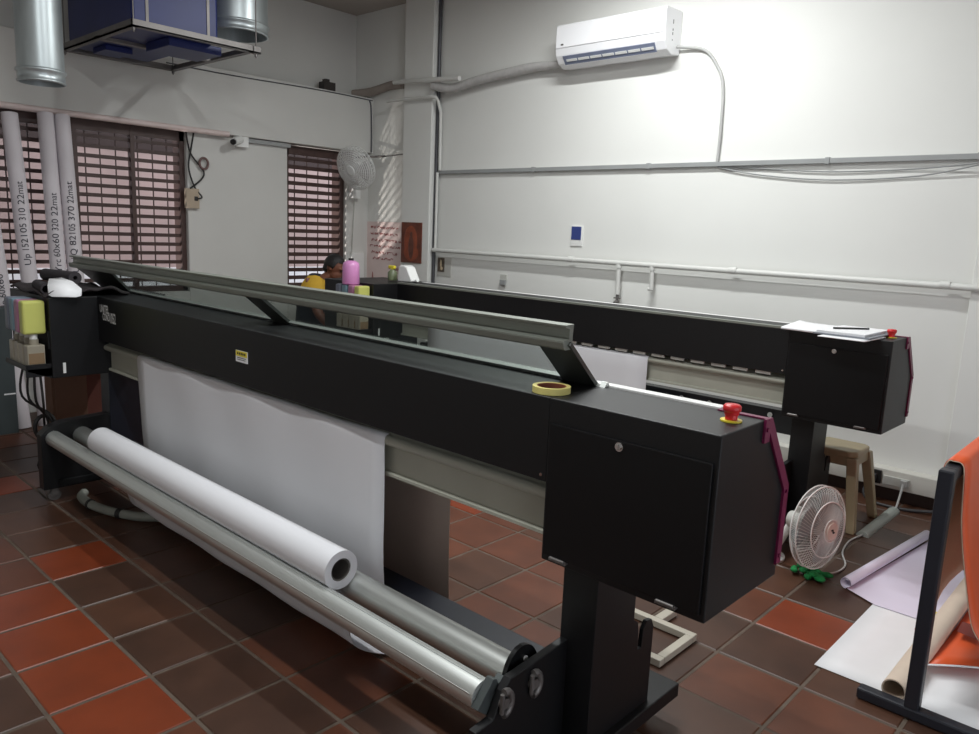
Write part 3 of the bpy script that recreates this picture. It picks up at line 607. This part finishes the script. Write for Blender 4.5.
g = MB().ell((-6.15, 5.398, 1.52), (.105, .002, .16), 24).ell((-6.14, 5.3985, 1.40), (.12, .002, .09), 24); g.build('orange_glow', M('picture_orange', (138, 68, 42), .5, var=.35, scale=9), pc)
MB().ell((-6.14, 5.396, 1.46), (.042, .002, .125), 20).ell((-6.14, 5.396, 1.59), (.022, .002, .03), 14).build('dark_shape', M('picture_dark', (98, 58, 46), .5, var=.35, scale=14), pc)

# wall-mounted fan in the corner
wf = thing('wall_fan', 'white round wall fan tilted downward in the corner by the narrow window', 'fan', (-6.62, 5.0, 2.0))
nrm = (Matrix((right, down, fwd)).transposed() @ Vector((-.50, .50, -.70))).normalized()
fc = Vector((-6.60, 5.0, 2.235)); uu = nrm.orthogonal().normalized(); vv = nrm.cross(uu)
def circ(c, r, k=40): return [c + (uu * math.cos(2 * math.pi * i / k) + vv * math.sin(2 * math.pi * i / k)) * r for i in range(k + 1)]
cg = MB()
for r, h in ((.225, 0), (.225, -.05), (.19, .025), (.15, .04), (.11, .05), (.07, .055), (.207, .014), (.17, .034), (.13, .046), (.09, .053), (.18, -.08), (.12, -.095)): cg.tube(circ(fc + nrm * h, r), .0046, 6, cap=False)
for i in range(36):
    a = 2 * math.pi * i / 36; e = uu * math.cos(a) + vv * math.sin(a)
    cg.tube([fc + e * .05 + nrm * .058, fc + e * .12 + nrm * .05, fc + e * .19 + nrm * .025, fc + e * .225, fc + e * .225 - nrm * .05, fc + e * .17 - nrm * .085, fc + e * .06 - nrm * .10], .0026, 5)
cg.build('grille', WHITEP, wf)
MB().cyl(fc + nrm * .052, fc + nrm * .066, .052, .045).build('badge', WHITEP, wf)
bl_ = MB()
for k in range(3):
    rows = []
    for i in range(6):
        r = .04 + .155 * i / 5
        rows.append([fc + nrm * (.012 - .03 * j / 5) + (uu * math.cos(2.09 * k + (j / 5 - .5) * 1.3) + vv * math.sin(2.09 * k + (j / 5 - .5) * 1.3)) * r for j in range(6)])
    bl_.sheet(rows)
bl_.build('blades', M('fan_blade_pale', (206, 200, 200), .4), wf, thick=.003)
MB().cyl(fc - nrm * .03, fc - nrm * .17, .055, .045).build('motor', WHITEP, wf)
bk = fc - nrm * .15
MB().tube(spline([bk, bk + Vector((-.1, .06, -.06)), (-6.93, 5.26, 2.07)], 6), .02, 10).box(-7.0, -6.92, 5.23, 5.33, 1.95, 2.12).build('bracket', WHITEP, wf)
MB().tube([(-6.96, 5.28, 1.95), (-6.97, 5.27, 1.6), (-6.975, 5.26, 1.36)], .005, 6).build('cord', GREYP, wf)
tag(MB().cyl((-6.97, 5.30, 2.39), (-6.60, 5.40, 2.40), .012, n=8).cyl((-6.60, 5.40, 2.40), (-6.33, 5.46, 2.42), .007, n=8).build('wall_rod', STEEL), 'thin rod from the wall fan corner to the pilaster', 'rod')
tag(MB().box(-7.0, -6.97, 5.28, 5.42, 2.36, 2.46).build('fan_switch_box', WHITEP, bevel=.004), 'small white box under the header above the wall fan', 'box')

tag(MB().box(-7.0, -6.955, 5.25, 5.42, 1.0, 1.36).build('wall_panel', WHITEP, bevel=.004), 'white flat panel on the wall behind the pink bottle', 'panel')
# security camera and wiring by the big window
sc2 = thing('security_camera', 'small white security camera under the header beam', 'camera', (-6.95, 3.88, 2.33))
MB().box(-7.0, -6.93, 3.86, 3.99, 2.35, 2.45).build('mount', WHITEP, sc2, bevel=.005)
MB().cyl((-6.93, 3.90, 2.42), (-6.82, 3.77, 2.38), .036, n=20).build('body', WHITEP, sc2)
MB().cyl((-6.825, 3.775, 2.381), (-6.808, 3.755, 2.375), .026, n=20).build('lens', CABLE, sc2)
tag(MB().box(-7.0, -6.955, 3.365, 3.49, 1.75, 1.93, 0).box(-6.957, -6.951, 3.44, 3.475, 1.82, 1.86, 1).build('outlet_box', [M('dusty_outlet', (176, 160, 140), .6), CABLE], bevel=.004), 'dusty outlet box on the wall right of the large window', 'outlet')
for k, (pts, lb) in enumerate((([(-6.93, 3.36, 2.45), (-6.97, 3.42, 2.25), (-6.97, 3.54, 2.1), (-6.97, 3.52, 2.02), (-6.95, 3.40, 1.93)], 'left black cable looping from the header to the outlet box'),
                               ([(-6.93, 3.44, 2.45), (-6.97, 3.43, 2.3), (-6.97, 3.40, 2.12), (-6.97, 3.45, 1.95), (-6.95, 3.51, 1.86), (-6.95, 3.47, 1.84)], 'right black cable looping from the header to the outlet box'))):
    tag(MB().tube(spline(pts, 8), .008, 8).build('wall_cable', CABLE), lb, 'cable')
tag(MB().tube([(-6.965, 3.545 + .042 * math.cos(a * .3), 2.165 + .05 * math.sin(a * .3)) for a in range(22)], .011, 8).build('cable_coil', M('brown_cable', (110, 84, 80), .5)), 'small coil of brown wire hanging right of the large window', 'cable')
pts = [(-6.925, y, 3.0 - .012 * math.sin(y * 2.2)) for y in [3.2 + .12 * i for i in range(20)]]
tag(MB().tube(pts, .006, 6).build('header_wire', DARKPIPE), 'thin dark wire stapled along the top of the header', 'wire')
tag(MB().tube(spline([(-6.925, 5.44, 3.0), (-6.92, 5.46, 2.92), (-6.92, 5.47, 2.6), (-6.92, 5.47, 2.46)], 6), .008, 6).build('corner_wire', DARKPIPE), 'dark wire running down the corner of the header', 'wire')
tag(MB().box(-6.998, -6.955, 3.99, 4.47, 2.405, 2.44).build('wall_duct', PIPEG), 'thin grey trunking from the security camera to the narrow window', 'trunking')

# ------------------------------------------------------------------ things on the far printer
pb = thing('pink_bottle', 'pink plastic bottle standing on the ink bottles of the far printer', 'bottle', (-5.185, 3.905, 1.172))
MB().lathe([(0, 1.173), (.066, 1.174), (.072, 1.182), (.070, 1.32), (.064, 1.350), (.04, 1.366), (.024, 1.37)], (-5.185, 3.905, 0)).build('body', PINK, pb)
MB().cyl((-5.185, 3.905, 1.37), (-5.185, 3.905, 1.388), .022).build('cap', CABLE, pb)
wt = thing('white_jug', 'white plastic jug tipped on the far printer', 'jug', (-4.98, 4.36, 1.197))
MB().prism([(-5.07, 1.20), (-4.90, 1.20), (-4.885, 1.215), (-4.955, 1.325), (-4.985, 1.338), (-5.03, 1.338), (-5.06, 1.325)], 4.31, 4.41, 'y').build('body', WHITEP, wt, bevel=.015, seg=3)
MB().cyl((-4.885, 4.36, 1.215), (-4.865, 4.36, 1.222), .016, n=14).build('cap', WHITEP, wt)
gb = thing('spray_bottle', 'small dark bottle with yellow top beside the white jug', 'bottle', (-5.17, 4.34, 1.197))
MB().lathe([(0, 1.198), (.04, 1.199), (.042, 1.21), (.042, 1.27), (.02, 1.29), (.016, 1.30)], (-5.17, 4.34, 0)).build('body', M('murky_bottle', (104, 112, 84), .4, var=.3, scale=20), gb)
MB().box(-5.215, -5.14, 4.325, 4.355, 1.30, 1.328).cyl((-5.17, 4.34, 1.29), (-5.17, 4.34, 1.305), .018, n=14).build('trigger_head', YELLOW, gb, bevel=.006)
def flat(name, corners, z, th, mat, label, cat, curl=0):
    a, b, c, d = [Vector(p + (0,)) for p in corners]; rows = []
    for i in range(9):
        u = i / 8
        rows.append([tuple((a.lerp(b, u)).lerp(d.lerp(c, u), v / 8))[:2] + (z + curl * (abs(u - .5) * 2) ** 3 * (v / 8),) for v in range(9)])
    return tag(MB().sheet(rows).build(name, mat, thick=th), label, cat)
flat('loose_papers', [(-1.64, 4.12), (-1.40, 4.10), (-1.42, 4.50), (-1.70, 4.54)], 1.204, .012, PAPER2, 'stack of loose white papers on the far printer, left of the clipboard', 'papers', .006)
flat('paper_sheet', [(-1.40, 4.00), (-1.17, 3.99), (-1.16, 4.30), (-1.40, 4.34)], 1.197, .004, PAPER2, 'paper sheet sticking out under the clipboard on the far printer', 'paper')
cb = thing('clipboard', 'grey clipboard with white pages on the right end of the far printer', 'clipboard', (-1.31, 4.28, 1.2))
MB().box(-1.45, -1.17, 4.07, 4.50, 1.20, 1.207).build('board', M('clipboard_grey', (120, 124, 132), .5), cb)
MB().box(-1.44, -1.20, 4.09, 4.49, 1.207, 1.219).build('pages', PAPER2, cb)
tag(MB().cyl((-1.40, 4.22, 1.2245), (-1.27, 4.38, 1.2245), .005, n=10).build('pen', CABLE), 'dark pen lying on the clipboard pages', 'pen')
rows = [[(-4.59 + (2.07) * k / 12, yy + 2.52, zz) for k in range(13)] for yy, zz in ((1.744, .913), (1.728, .908), (1.720, .89), (1.722, .8), (1.724, .6), (1.72, .3), (1.74, .12))]
tag(MB().sheet(rows).build('printed_sheet', PAPER, thick=.0015), 'pale white sheet hanging from the far printer', 'paper')

# ------------------------------------------------------------------ stool, fan, socket strip on the floor
st = thing('plastic_stool', 'beige plastic stool under the right end of the far printer', 'stool', (-1.475, 4.80, 0))
cx, cy = -1.475, 4.80
MB().prism([(cx - .145 + .0, cy - .11), (cx - .11, cy - .145), (cx + .11, cy - .145), (cx + .145, cy - .11), (cx + .145, cy + .11), (cx + .11, cy + .145), (cx - .11, cy + .145), (cx - .145, cy + .11)], .425, .465, 'z').build('seat', BEIGE, st, bevel=.012, seg=3)
ap = MB()
for a, b_, c_, d_ in ((cx - .14, cx + .14, cy - .142, cy - .132), (cx - .14, cx + .14, cy + .132, cy + .142), (cx - .142, cx - .132, cy - .14, cy + .14), (cx + .132, cx + .142, cy - .14, cy + .14)): ap.box(a, b_, c_, d_, .375, .43)
ap.build('apron', BEIGE, st, bevel=.004)
for sx in (-1, 1):
    for sy in (-1, 1):
        l = MB(); tx, ty = cx + sx * .122, cy + sy * .122; bx, by = cx + sx * .185, cy + sy * .20
        w0, w1 = .03, .024
        vs = [(tx - w0, ty - w0, .43), (tx + w0, ty - w0, .43), (tx + w0, ty + w0, .43), (tx - w0, ty + w0, .43), (bx - w1, by - w1, 0), (bx + w1, by - w1, 0), (bx + w1, by + w1, 0), (bx - w1, by + w1, 0)]
        l.add(vs, [(0, 1, 2, 3), (7, 6, 5, 4), (0, 4, 5, 1), (1, 5, 6, 2), (2, 6, 7, 3), (3, 7, 4, 0)]).build('leg', BEIGE, st, bevel=.006)

ff = thing('table_fan', 'white desk fan standing on the floor behind the near printer cabinet', 'fan', (-1.36, 3.80, 0))
nrm = Vector((.93, -.22, .05)).normalized(); uu = nrm.orthogonal().normalized(); vv = nrm.cross(uu); fc = Vector((-1.205, 3.80, .272))
cg = MB()
for r, h in ((.208, 0), (.208, -.03), (.14, .038), (.055, .055), (.14, -.075), (.06, -.09)): cg.tube(circ(fc + nrm * h, r), .0036, 6, cap=False)
for i in range(72):
    a = 2 * math.pi * i / 72; e = uu * math.cos(a) + vv * math.sin(a); e2 = uu * math.cos(a + .25) + vv * math.sin(a + .25)
    cg.tube([fc + e2 * .045 + nrm * .055, fc + (e + e2).normalized() * .14 + nrm * .038, fc + e * .195 + nrm * .012, fc + e * .208], .0014, 4, cap=False)
    cg.tube([fc + e * .208 - nrm * .03, fc + e * .14 - nrm * .075, fc + e * .06 - nrm * .09], .0014, 4, cap=False)
cg.build('grille', WHITEP, ff)
bd_ = MB().cyl(fc + nrm * .05, fc + nrm * .064, .048, .042)
bd_.build('badge', M('cream_badge', (226, 216, 206), .4), ff)
MB().tube([fc + nrm * .065 + vv * t * .014 + uu * .006 * math.sin(t * 4) for t in (-1, -.5, 0, .5, 1)], .0035, 6).build('badge_mark', CABLE, ff)
bl_ = MB()
for k in range(3):
    rows = []
    for i in range(6):
        r = .035 + .14 * i / 5
        rows.append([fc + nrm * (.01 - .03 * j / 5) + (uu * math.cos(2.09 * k + (j / 5 - .5) * 1.4) + vv * math.sin(2.09 * k + (j / 5 - .5) * 1.4)) * r for j in range(6)])
    bl_.sheet(rows)
bl_.build('blades', M('fan_blade_grey', (150, 154, 156), .3, trans=.3), ff, thick=.002)
MB().cyl(fc - nrm * .01, fc - nrm * .07, .04, .052).cyl(fc - nrm * .07, fc - nrm * .17, .052, .042).cyl(fc - nrm * .13 + Vector((0, 0, .04)), fc - nrm * .13 + Vector((0, 0, .075)), .012, n=12).build('motor', GREYP, ff)
MB().cyl((-1.46, 3.87, .03), (-1.36, 3.838, .25), .020, n=16).build('neck', WHITEP, ff)
MB().lathe([(0, 0), (.10, 0), (.10, .018), (.05, .035), (.025, .045), (0, .045)], (-1.50, 3.885, 0)).build('base', WHITEP, ff)
gr = MB(); rg = random.Random(5)
for k in range(20):
    gr.ell((-1.235 + rg.uniform(-.085, .075), 3.82 + rg.uniform(-.05, .05), .014 + rg.uniform(0, .016)), (rg.uniform(.016, .03), rg.uniform(.016, .03), .013), 10)
gr.build('green_rag', GREEN)
tag(bpy.data.objects['green_rag'], 'crumpled green rag on the floor under the fan', 'rag')
pfc = [(-1.225 + .035 * math.cos(math.radians(a)), .03 * math.sin(math.radians(a))) for a in range(0, 181, 20)]
tag(MB().prism(pfc, 4.60, 5.22, 'y').build('floor_cable_cover', M('grey_cable_cover', (150, 156, 150), .5)), 'half-round grey cable cover on the floor by the stool', 'cable cover')
tag(MB().tube(spline([(-1.225, 4.60, .012), (-1.25, 4.45, .006), (-1.22, 4.25, .006), (-1.15, 4.08, .006), (-1.16, 3.92, .01), (-1.26, 3.83, .012)], 6), .005, 8).build('electric_cable', CABLEW), 'pale fan cord from the fan to the floor cable cover', 'cord')
ob = thing('wall_outlet', 'black and white double outlet on the low wall ledge behind the stool', 'outlet', (-1.32, 5.39, .1))
MB().box(-1.47, -1.37, 5.385, 5.40, .11, .20).build('black_plate', CABLE, ob, bevel=.003)
MB().box(-1.36, -1.20, 5.385, 5.40, .115, .175).build('white_plate', GREYP, ob, bevel=.003)
tag(MB().box(-1.44, -1.395, 5.34, 5.386, .13, .175).tube(spline([(-1.42, 5.35, .14), (-1.44, 5.30, .06), (-1.38, 5.28, .012), (-1.2, 5.27, .01), (-1.05, 5.33, .02), (-.98, 5.38, .03)], 6), .011, 8).build('black_plug_lead', M('dark_grey_lead', (66, 66, 68), .5)), 'dark grey plug and lead at the black outlet', 'cable')
tag(MB().box(-1.245, -1.21, 5.355, 5.386, .135, .17).tube(spline([(-1.228, 5.36, .15), (-1.225, 5.31, .08), (-1.222, 5.24, .02), (-1.225, 5.16, .015)], 6), .007, 8).build('white_plug_lead', CABLEW), 'white plug and lead at the white outlet', 'cable')

# small white frame on the floor
wfm = MB(); a0, a1, b0, b1 = -1.66, -1.325, 2.50, 2.80
for q in ((a0, a1, b0, b0 + .035), (a0, a1, b1 - .035, b1), (a0, a0 + .035, b0 + .036, b1 - .036), (a1 - .035, a1, b0 + .036, b1 - .036)): wfm.box(q[0], q[1], q[2], q[3], .004, .034)
wfm.box(-1.53, -1.49, 2.801, 2.93, .004, .034)
tag(wfm.build('metal_frame', M('cream_painted_steel', (176, 170, 156), .45, var=.08), bevel=.003), 'small cream rectangular metal frame lying on the floor by the printer leg', 'frame')

# hose by the left foot
hs = thing('grey_hose', 'grey flexible hose lying under the near printer paper', 'hose', (-4.4, 1.55, 0))
MB().tube(spline([(-4.66, 1.58, .03), (-4.60, 1.545, .027), (-4.45, 1.54, .026), (-4.30, 1.57, .026), (-4.17, 1.62, .026), (-4.05, 1.70, .026), (-3.8, 2.0, .026)], 8), .025, 12).build('hose', M('grey_hose_rubber', (140, 142, 134), .5), hs)
MB().cyl((-4.46, 1.539, .026), (-4.44, 1.541, .026), .029, n=16).build('clamp', CABLE, hs)
MB().cyl((-4.215, 1.598, .026), (-4.19, 1.61, .026), .029, n=16).build('clamp', CABLE, hs)

# ------------------------------------------------------------------ banner stand and sheets on the right
bs = thing('banner_stand', 'black steel T-foot stand with a draped orange banner at the right', 'stand', (-.533, 2.9, 0))
MB().box(-.715, -.20, 2.87, 2.92, 0.003, .045).build('foot', DARKMETAL, bs, bevel=.008)
MB().box(-.558, -.510, 2.872, 2.922, .04, .925).build('pole', DARKMETAL, bs, bevel=.006)
MB().box(-.556, -.512, 2.921, 4.499, .880, .924).build('arm', DARKMETAL, bs, bevel=.006)
MB().box(-.558, -.510, 4.50, 4.55, .04, .925).build('pole', DARKMETAL, bs, bevel=.006)
MB().box(-.715, -.20, 4.50, 4.55, 0.003, .045).build('foot', DARKMETAL, bs, bevel=.008)
bn = thing('banner', 'orange printed banner draped over the black stand', 'banner', (-.53, 3.6, .05))
prof = spline([(-.592, 0, .26), (-.594, 0, .38), (-.583, 0, .6), (-.568, 0, .85), (-.558, 0, .928), (-.534, 0, .937), (-.508, 0, .930), (-.498, 0, .88), (-.485, 0, .70), (-.455, 0, .50), (-.425, 0, .36), (-.385, 0, .30)], 5)
def brows(off):
    rows = []
    for i, p in enumerate(prof):
        q0 = prof[max(i - 1, 0)]; q1 = prof[min(i + 1, len(prof) - 1)]; d = (q1 - q0).normalized(); nn = Vector((-d.z, 0, d.x))
        row = []
        for k in range(13):
            y = 2.985 + 1.35 * k / 12 + .06 * max(0, .85 - p.z) * (1 if p.x > -.53 else 2.2)
            wv = .012 * math.sin(k * .8 + p.z * 4) * max(0, min(1, (.9 - p.z) * 2))
            row.append((p.x + nn.x * off + wv, y, p.z + nn.z * off))
        rows.append(row)
    return rows
MB().sheet(brows(.0015)).build('printed_face', ORANGE, bn, thick=.002)
MB().sheet(brows(-.0015)).build('white_backing', CREAM, bn, thick=.003)
tb = thing('banner_tube', 'cream cardboard tube lying on the floor behind the stand pole', 'tube', (-.61, 3.5, 0))
MB().ring((-.61, 2.945, .048), (-.607, 4.30, .048), .042, .037, 32).build('tube', CARDTUBE, tb)
flat('white_sheet', [(-.908, 2.985), (-.15, 2.985), (-.15, 3.95), (-.909, 3.95)], .003, .001, PAPER2, 'large bright white sheet on the floor at the foot of the stand', 'sheet')
ls = thing('lilac_sheet', 'lilac-white sheet with one rolled edge on the floor beyond the white sheet', 'sheet', (-.8, 4.2, 0))
vs = [(-1.05, 3.80), (-.93, 4.80), (-.15, 4.70), (-.15, 3.72), (-.90, 3.72)]
n = len(vs)
MB().add([(x, y, .007) for x, y in vs], [tuple(range(n))]).build('sheet', LILAC, ls, thick=.001)
a, b = Vector((-1.055, 3.795, .036)), Vector((-.945, 4.83, .036)); d = (b - a).normalized(); sd = Vector((d.y, -d.x, 0))
rows = []
for i in range(34):
    t = -math.pi / 2 + i * .30; r = .030 - .0004 * i
    rows.append([a + (b - a) * k + (-sd * math.cos(t) * r) + Vector((0, 0, r * math.sin(t))) for k in (0, .5, 1)])
MB().sheet(rows).build('rolled_edge', LILAC, ls, thick=.001)
os_ = thing('orange_print', 'orange printed sheet curling on the floor beside the cream tube', 'print', (-.4, 3.7, 0))
rows = []
for i in range(9):
    u = i / 8; rows.append([])
    for k in range(9):
        v_ = k / 8; x = -.57 + .36 * u; y = 3.24 + .09 * (1 - (1 - u) ** 2) * 2 + 1.0 * v_
        rows[-1].append((x, y, .012 + .035 * (1 - v_) ** 3 + .03 * u * u))
MB().sheet(rows).build('printed_face', ORANGE, os_, thick=.002)
MB().tube([(p[0], p[1] - .002, p[2]) for p in [r[0] for r in rows]], .004, 6).build('white_edge', PAPER2, os_)
pt_ = MB(); pt_.add([(-.545, 3.62, .055), (-.47, 3.60, .055), (-.49, 3.75, .05), (-.55, 3.75, .05)], [(0, 1, 2, 3)])
pt_.build('dark_figure', M('print_dark_red', (120, 40, 30), .5), os_, thick=.001)
rd = MB(); rd.add([(-.70, 3.60, .009), (-.655, 3.60, .009), (-.655, 3.77, .009), (-.71, 3.76, .009)], [(0, 1, 2, 3)], 0).add([(-.71, 3.762, .009), (-.655, 3.772, .009), (-.665, 3.86, .009), (-.70, 3.86, .009)], [(0, 1, 2, 3)], 1)
tag(rd.build('red_cutting', [RED, YELLOW], thick=.001), 'small red and yellow printed scrap beside the cream tube', 'scrap')

# ------------------------------------------------------------------ seated person behind the far printer
def skin_mesh(verts, edges, root=0, sub=1):
    me = bpy.data.meshes.new('sk'); me.from_pydata([v[0] for v in verts], edges, []); o = bpy.data.objects.new('sk', me); C.objects.link(o)
    o.modifiers.new('s', 'SKIN')
    for i, v in enumerate(verts): me.skin_vertices[0].data[i].radius = (v[1], v[1] if len(v) < 3 else v[2])
    me.skin_vertices[0].data[root].use_root = True
    o.modifiers.new('u', 'SUBSURF').levels = sub
    o.modifiers['u'].render_levels = sub
    bpy.context.view_layer.update()
    r = bpy.data.meshes.new_from_object(o.evaluated_get(bpy.context.evaluated_depsgraph_get()))
    vs = [v.co.copy() for v in r.vertices]; fs = [tuple(p.vertices) for p in r.polygons]
    bpy.data.objects.remove(o); return vs, fs
PO = Vector((-6.21, 4.425, 0.0)); yaw = math.radians(32)
RZ = Matrix.Rotation(yaw, 3, 'Z')
T = lambda x, y, z: PO + RZ @ Vector((x, y, z))     # +x forward, +y left
HC = T(.05, 0, 1.245); HR = RZ @ Matrix.Rotation(math.radians(24), 3, 'Y')
V = [(T(-.22, 0, .50), .15), (T(-.20, 0, .70), .14), (T(-.15, 0, .97), .155), (T(-.09, 0, 1.09), .10), (T(-.02, 0, 1.15), .055), (T(.02, 0, 1.20), .06)]
Ed = [(0, 1), (1, 2), (2, 3), (3, 4), (4, 5)]
for sy in (1, -1):
    k = len(V)
    V += [(T(-.11, sy * .145, 1.075), .075), (T(-.02, sy * .24, .82), .048), (T(.12, sy * .22, .68), .038), (T(.24, sy * .14, .70), .032), (T(.31, sy * .11, .71), .026)]
    Ed += [(2, k), (k, k + 1), (k + 1, k + 2), (k + 2, k + 3), (k + 3, k + 4)]
    k = len(V)
    V += [(T(-.14, sy * .10, .50), .095), (T(.22, sy * .13, .49), .07), (T(.24, sy * .13, .27), .052), (T(.22, sy * .13, .07), .042), (T(.34, sy * .14, .035), .034)]
    Ed += [(0, k), (k, k + 1), (k + 1, k + 2), (k + 2, k + 3), (k + 3, k + 4)]
vs, fs = skin_mesh(V, Ed, 0, 2)
pe = thing('person', 'person in a navy shirt with yellow and green shoulders, head bowed behind the far printer', 'person', PO)
bm_ = MB(); bm_.add(vs, fs, 0, True)
hp = lambda x, y, z: HC + HR @ Vector((x, y, z))
bm_.ell(hp(-.01, 0, .02), (.095, .075, .10), 24, HR).ell(hp(.03, 0, -.05), (.065, .06, .07), 20, HR).ell(hp(.093, 0, -.012), (.022, .014, .022), 12, HR)
bm_.ell(hp(.075, 0, .022), (.02, .055, .012), 12, HR).ell(hp(.083, 0, -.055), (.014, .026, .009), 12, HR).ell(hp(.07, 0, -.088), (.022, .024, .02), 12, HR)
for sy in (1, -1):
    bm_.ell(hp(-.01, sy * .077, -.005), (.018, .008, .03), 12, HR)
    hand = T(.33, sy * .11, .71)
    for i in range(4): bm_.tube([hand + RZ @ Vector((0, sy * (-.03 + .02 * i), 0)), hand + RZ @ Vector((.045, sy * (-.033 + .022 * i), .004)), hand + RZ @ Vector((.075 - .006 * abs(i - 1.5), sy * (-.033 + .022 * i), -.012))], [.0095, .009, .007], 8)
    bm_.tube([hand + RZ @ Vector((-.02, -sy * .025, 0)), hand + RZ @ Vector((.02, -sy * .055, -.005)), hand + RZ @ Vector((.045, -sy * .06, -.012))], [.011, .01, .008], 8)
body = bm_.build('body', SKIN, pe)
md = body.modifiers.new('fuse', 'REMESH'); md.mode = 'VOXEL'; md.voxel_size = .007; md.use_smooth_shade = True
eye = MB()
for sy in (1, -1): eye.ell(hp(.082, sy * .03, .003), (.010, .013, .008), 10, HR)
eye.build('eyes', M('eye_dark', (40, 30, 28), .2), pe)
br = MB()
for sy in (1, -1): br.ell(hp(.093, sy * .032, .026), (.006, .022, .005), 10, HR)
br.build('eyebrows', HAIR, pe)
hr = MB(); n = 24; rows = []
for j in range(11):
    t = (math.pi * .56) * j / 10; row = []
    for i in range(n + 1):
        a = 2 * math.pi * i / n; f_ = 1.0
        p = Vector((.104 * math.sin(t) * math.cos(a), .083 * math.sin(t) * math.sin(a), .109 * math.cos(t)))
        if math.cos(a) > .3 and t > .9: p = Vector((.098 * math.sin(.9 + (t - .9) * .15) * math.cos(a), .081 * math.sin(.9 + (t - .9) * .35) * math.sin(a), .106 * math.cos(.9 + (t - .9) * .15)))
        row.append(hp(-.012 + p.x, p.y, .022 + p.z))
    rows.append(row)
hr.sheet(rows)
hr.ell(hp(-.065, 0, -.02), (.045, .062, .06), 16, HR)
hr.build('hair', HAIR, pe, thick=.006)
V2 = [(v[0], v[1] + .016) for v in V[:3]] + [(V[3][0], .132), (V[4][0].lerp(V[3][0], .2), .080)]; E2 = [(0, 1), (1, 2), (2, 3), (3, 4)]
for k in (6, 16):
    i0 = len(V2); V2 += [(V[k][0], V[k][1] + .056), (V[k][0].lerp(V[k + 1][0], .75), .072)]; E2 += [(2, i0), (i0, i0 + 1)]
vs, fs = skin_mesh(V2, E2, 0, 2)
sh = MB()
for f_ in fs:
    c = sum((vs[i] for i in f_), Vector()) / len(f_); q = RZ.inverted() @ (c - PO)
    mi = 0
    if abs(q.y) > .085 and q.z > .98: mi = 1
    if abs(q.y) > .17 and q.z > .80 and q.z < 1.045: mi = 2
    sh.f.append(tuple(f_)); sh.mi.append(mi); sh.sm.append(True)
sh.v = [tuple(v) for v in vs]
sh.build('shirt', [SHIRT, SHIRTY, SHIRTG], pe)
V3 = []; E3 = []
V3 = [(T(-.22, 0, .52), .158), (T(-.2, 0, .60), .15)]; E3 = [(0, 1)]
for k in (11, 21):
    i0 = len(V3); V3 += [(V[k + j][0], V[k + j][1] + .014) for j in range(4)]; E3 += [(0, i0), (i0, i0 + 1), (i0 + 1, i0 + 2), (i0 + 2, i0 + 3)]
vs, fs = skin_mesh(V3, E3, 0, 2)
MB().add(vs, fs, 0, True).build('trousers', TROUS, pe)
